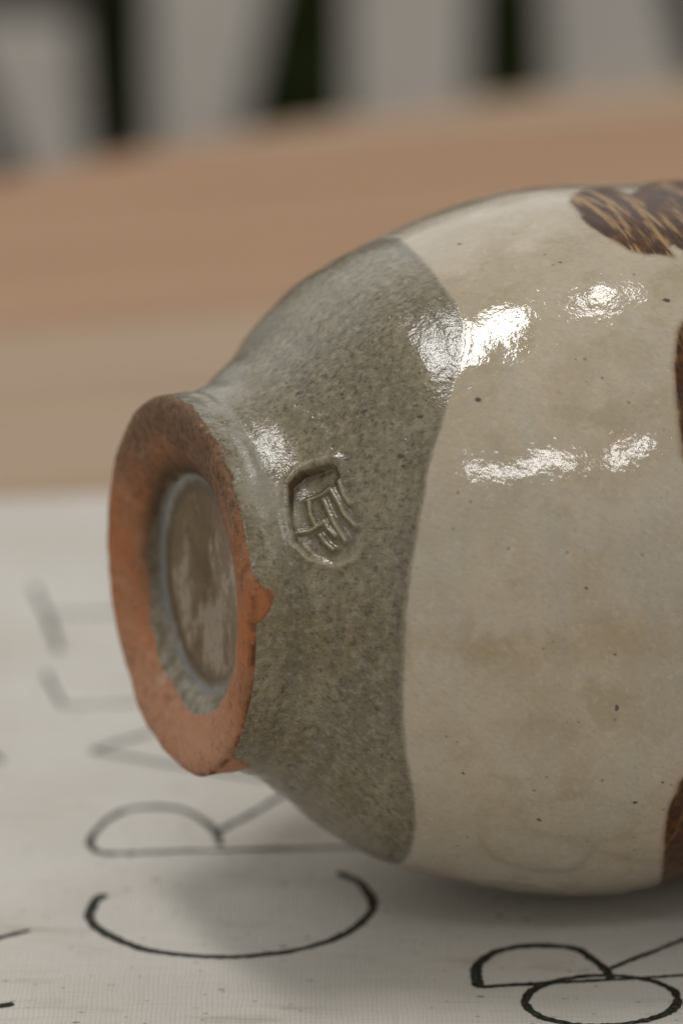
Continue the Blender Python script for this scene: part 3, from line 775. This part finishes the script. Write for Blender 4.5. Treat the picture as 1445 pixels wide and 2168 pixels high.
board('rail', [(-0.525, 0.735), (0.645, 0.735), (0.645, 0.762), (-0.525, 0.762)], 0.0185, 0.03, M_WHITE, rail)
for xx in (-0.556, 0.676):
    board('post', [(xx - 0.03, 0.0), (xx + 0.03, 0.0), (xx + 0.03, 1.0), (xx - 0.03, 1.0)], -0.01, 0.06, M_WHITE, rail)
pa, pb = at(-70, 0, RY + 0.14), at(165, 0, RY + 0.14)
post = empty('garden_post', ((pa.x + pb.x) / 2, RY + 0.14, FLOOR_Z))
tag(post, 'brown stained wooden post behind the railing at the top left corner', 'post')
hwp = (pb.x - pa.x) / 2
board('shaft', [(-hwp, 0.0), (hwp, 0.0), (hwp, 1.05), (-hwp, 1.05)], 0.0, 0.05, M_POST, post)
board('cap', [(-hwp - 0.008, 1.0505), (hwp + 0.008, 1.0505), (hwp + 0.008, 1.075), (-hwp - 0.008, 1.075)], -0.008, 0.066, M_POST, post)

hedge = empty('hedge', (0.05, 3.20, FLOOR_Z))
tag(hedge, 'dark green hedge seen through the gaps of the white railing', 'hedge')
M_LEAF = mat_leaf('hedge_leaf', (0.032, 0.046, 0.011), (0.052, 0.068, 0.017))
M_TWIG = mat_leaf('hedge_twig', (0.020, 0.029, 0.007), (0.032, 0.042, 0.011))
HN = 28
hv, hf = [], []
for q in range(HN + 1):
    for i_ in range(2 * HN):
        a = math.pi * i_ / HN
        w = 0.86 + 0.10 * math.sin(i_ * 2.3 + q * 1.1) + 0.05 * math.sin(q * 2.7 + i_)
        hv.append((0.80 * w * math.copysign(abs(math.cos(a)) ** 0.35, math.cos(a)), 0.20 * w * math.copysign(abs(math.sin(a)) ** 0.5, math.sin(a)), 0.02 + 1.12 * q / HN))
for q in range(HN):
    for i_ in range(2 * HN):
        jn = (i_ + 1) % (2 * HN)
        hf.append((q * 2 * HN + i_, q * 2 * HN + jn, (q + 1) * 2 * HN + jn, (q + 1) * 2 * HN + i_))
hf.append(tuple(range(HN * 2 * HN, (HN + 1) * 2 * HN)))
mesh_obj('inner_growth', hv, hf, M_TWIG, hedge)
n = 9000
cpos = np.column_stack([rng.uniform(-0.75, 0.75, n), rng.uniform(-0.24, 0.24, n), rng.uniform(0.03, 1.15, n)])
cpos[:, 1] += 0.06 * vnoise(cpos, 5.0)
V, Fq = np.empty((n * 4, 3)), np.arange(n * 4).reshape(-1, 4)
for k in range(n):
    q = Matrix.Rotation(rng.uniform(0, 6.28), 3, 'Z') @ Matrix.Rotation(rng.uniform(-1.1, 1.1), 3, 'X')
    L, W = rng.uniform(0.03, 0.05), rng.uniform(0.009, 0.014)
    for e, c in enumerate(((0, -L / 2, 0), (W, 0, 0.004), (0, L / 2, 0), (-W, 0, 0.004))):
        V[k * 4 + e] = cpos[k] + np.array(q @ Vector(c))
me = quad_mesh('leaves', V, Fq); me.materials.append(M_LEAF)
lo = bpy.data.objects.new('leaves', me); COL.objects.link(lo); lo.parent = hedge; lo['kind'] = 'stuff'
for xx in (-0.6, -0.35, -0.1, 0.15, 0.4, 0.62):
    V, Fc = [], []
    for q in range(8):
        z = 1.05 * q / 7; r = 0.014 * (1 - 0.8 * q / 7)
        for i_ in range(7):
            a = 2 * math.pi * i_ / 7
            V.append((xx + 0.03 * math.sin(q * 1.3 + xx * 9) + r * math.cos(a), 0.03 * math.cos(q + xx * 5) + r * math.sin(a), z))
    for q in range(7):
        for i_ in range(7):
            jn = (i_ + 1) % 7
            Fc.append((q * 7 + i_, q * 7 + jn, (q + 1) * 7 + jn, (q + 1) * 7 + i_))
    mesh_obj('stem', V, Fc, M_TWIG, hedge, True)

scn.cycles.use_denoising = True
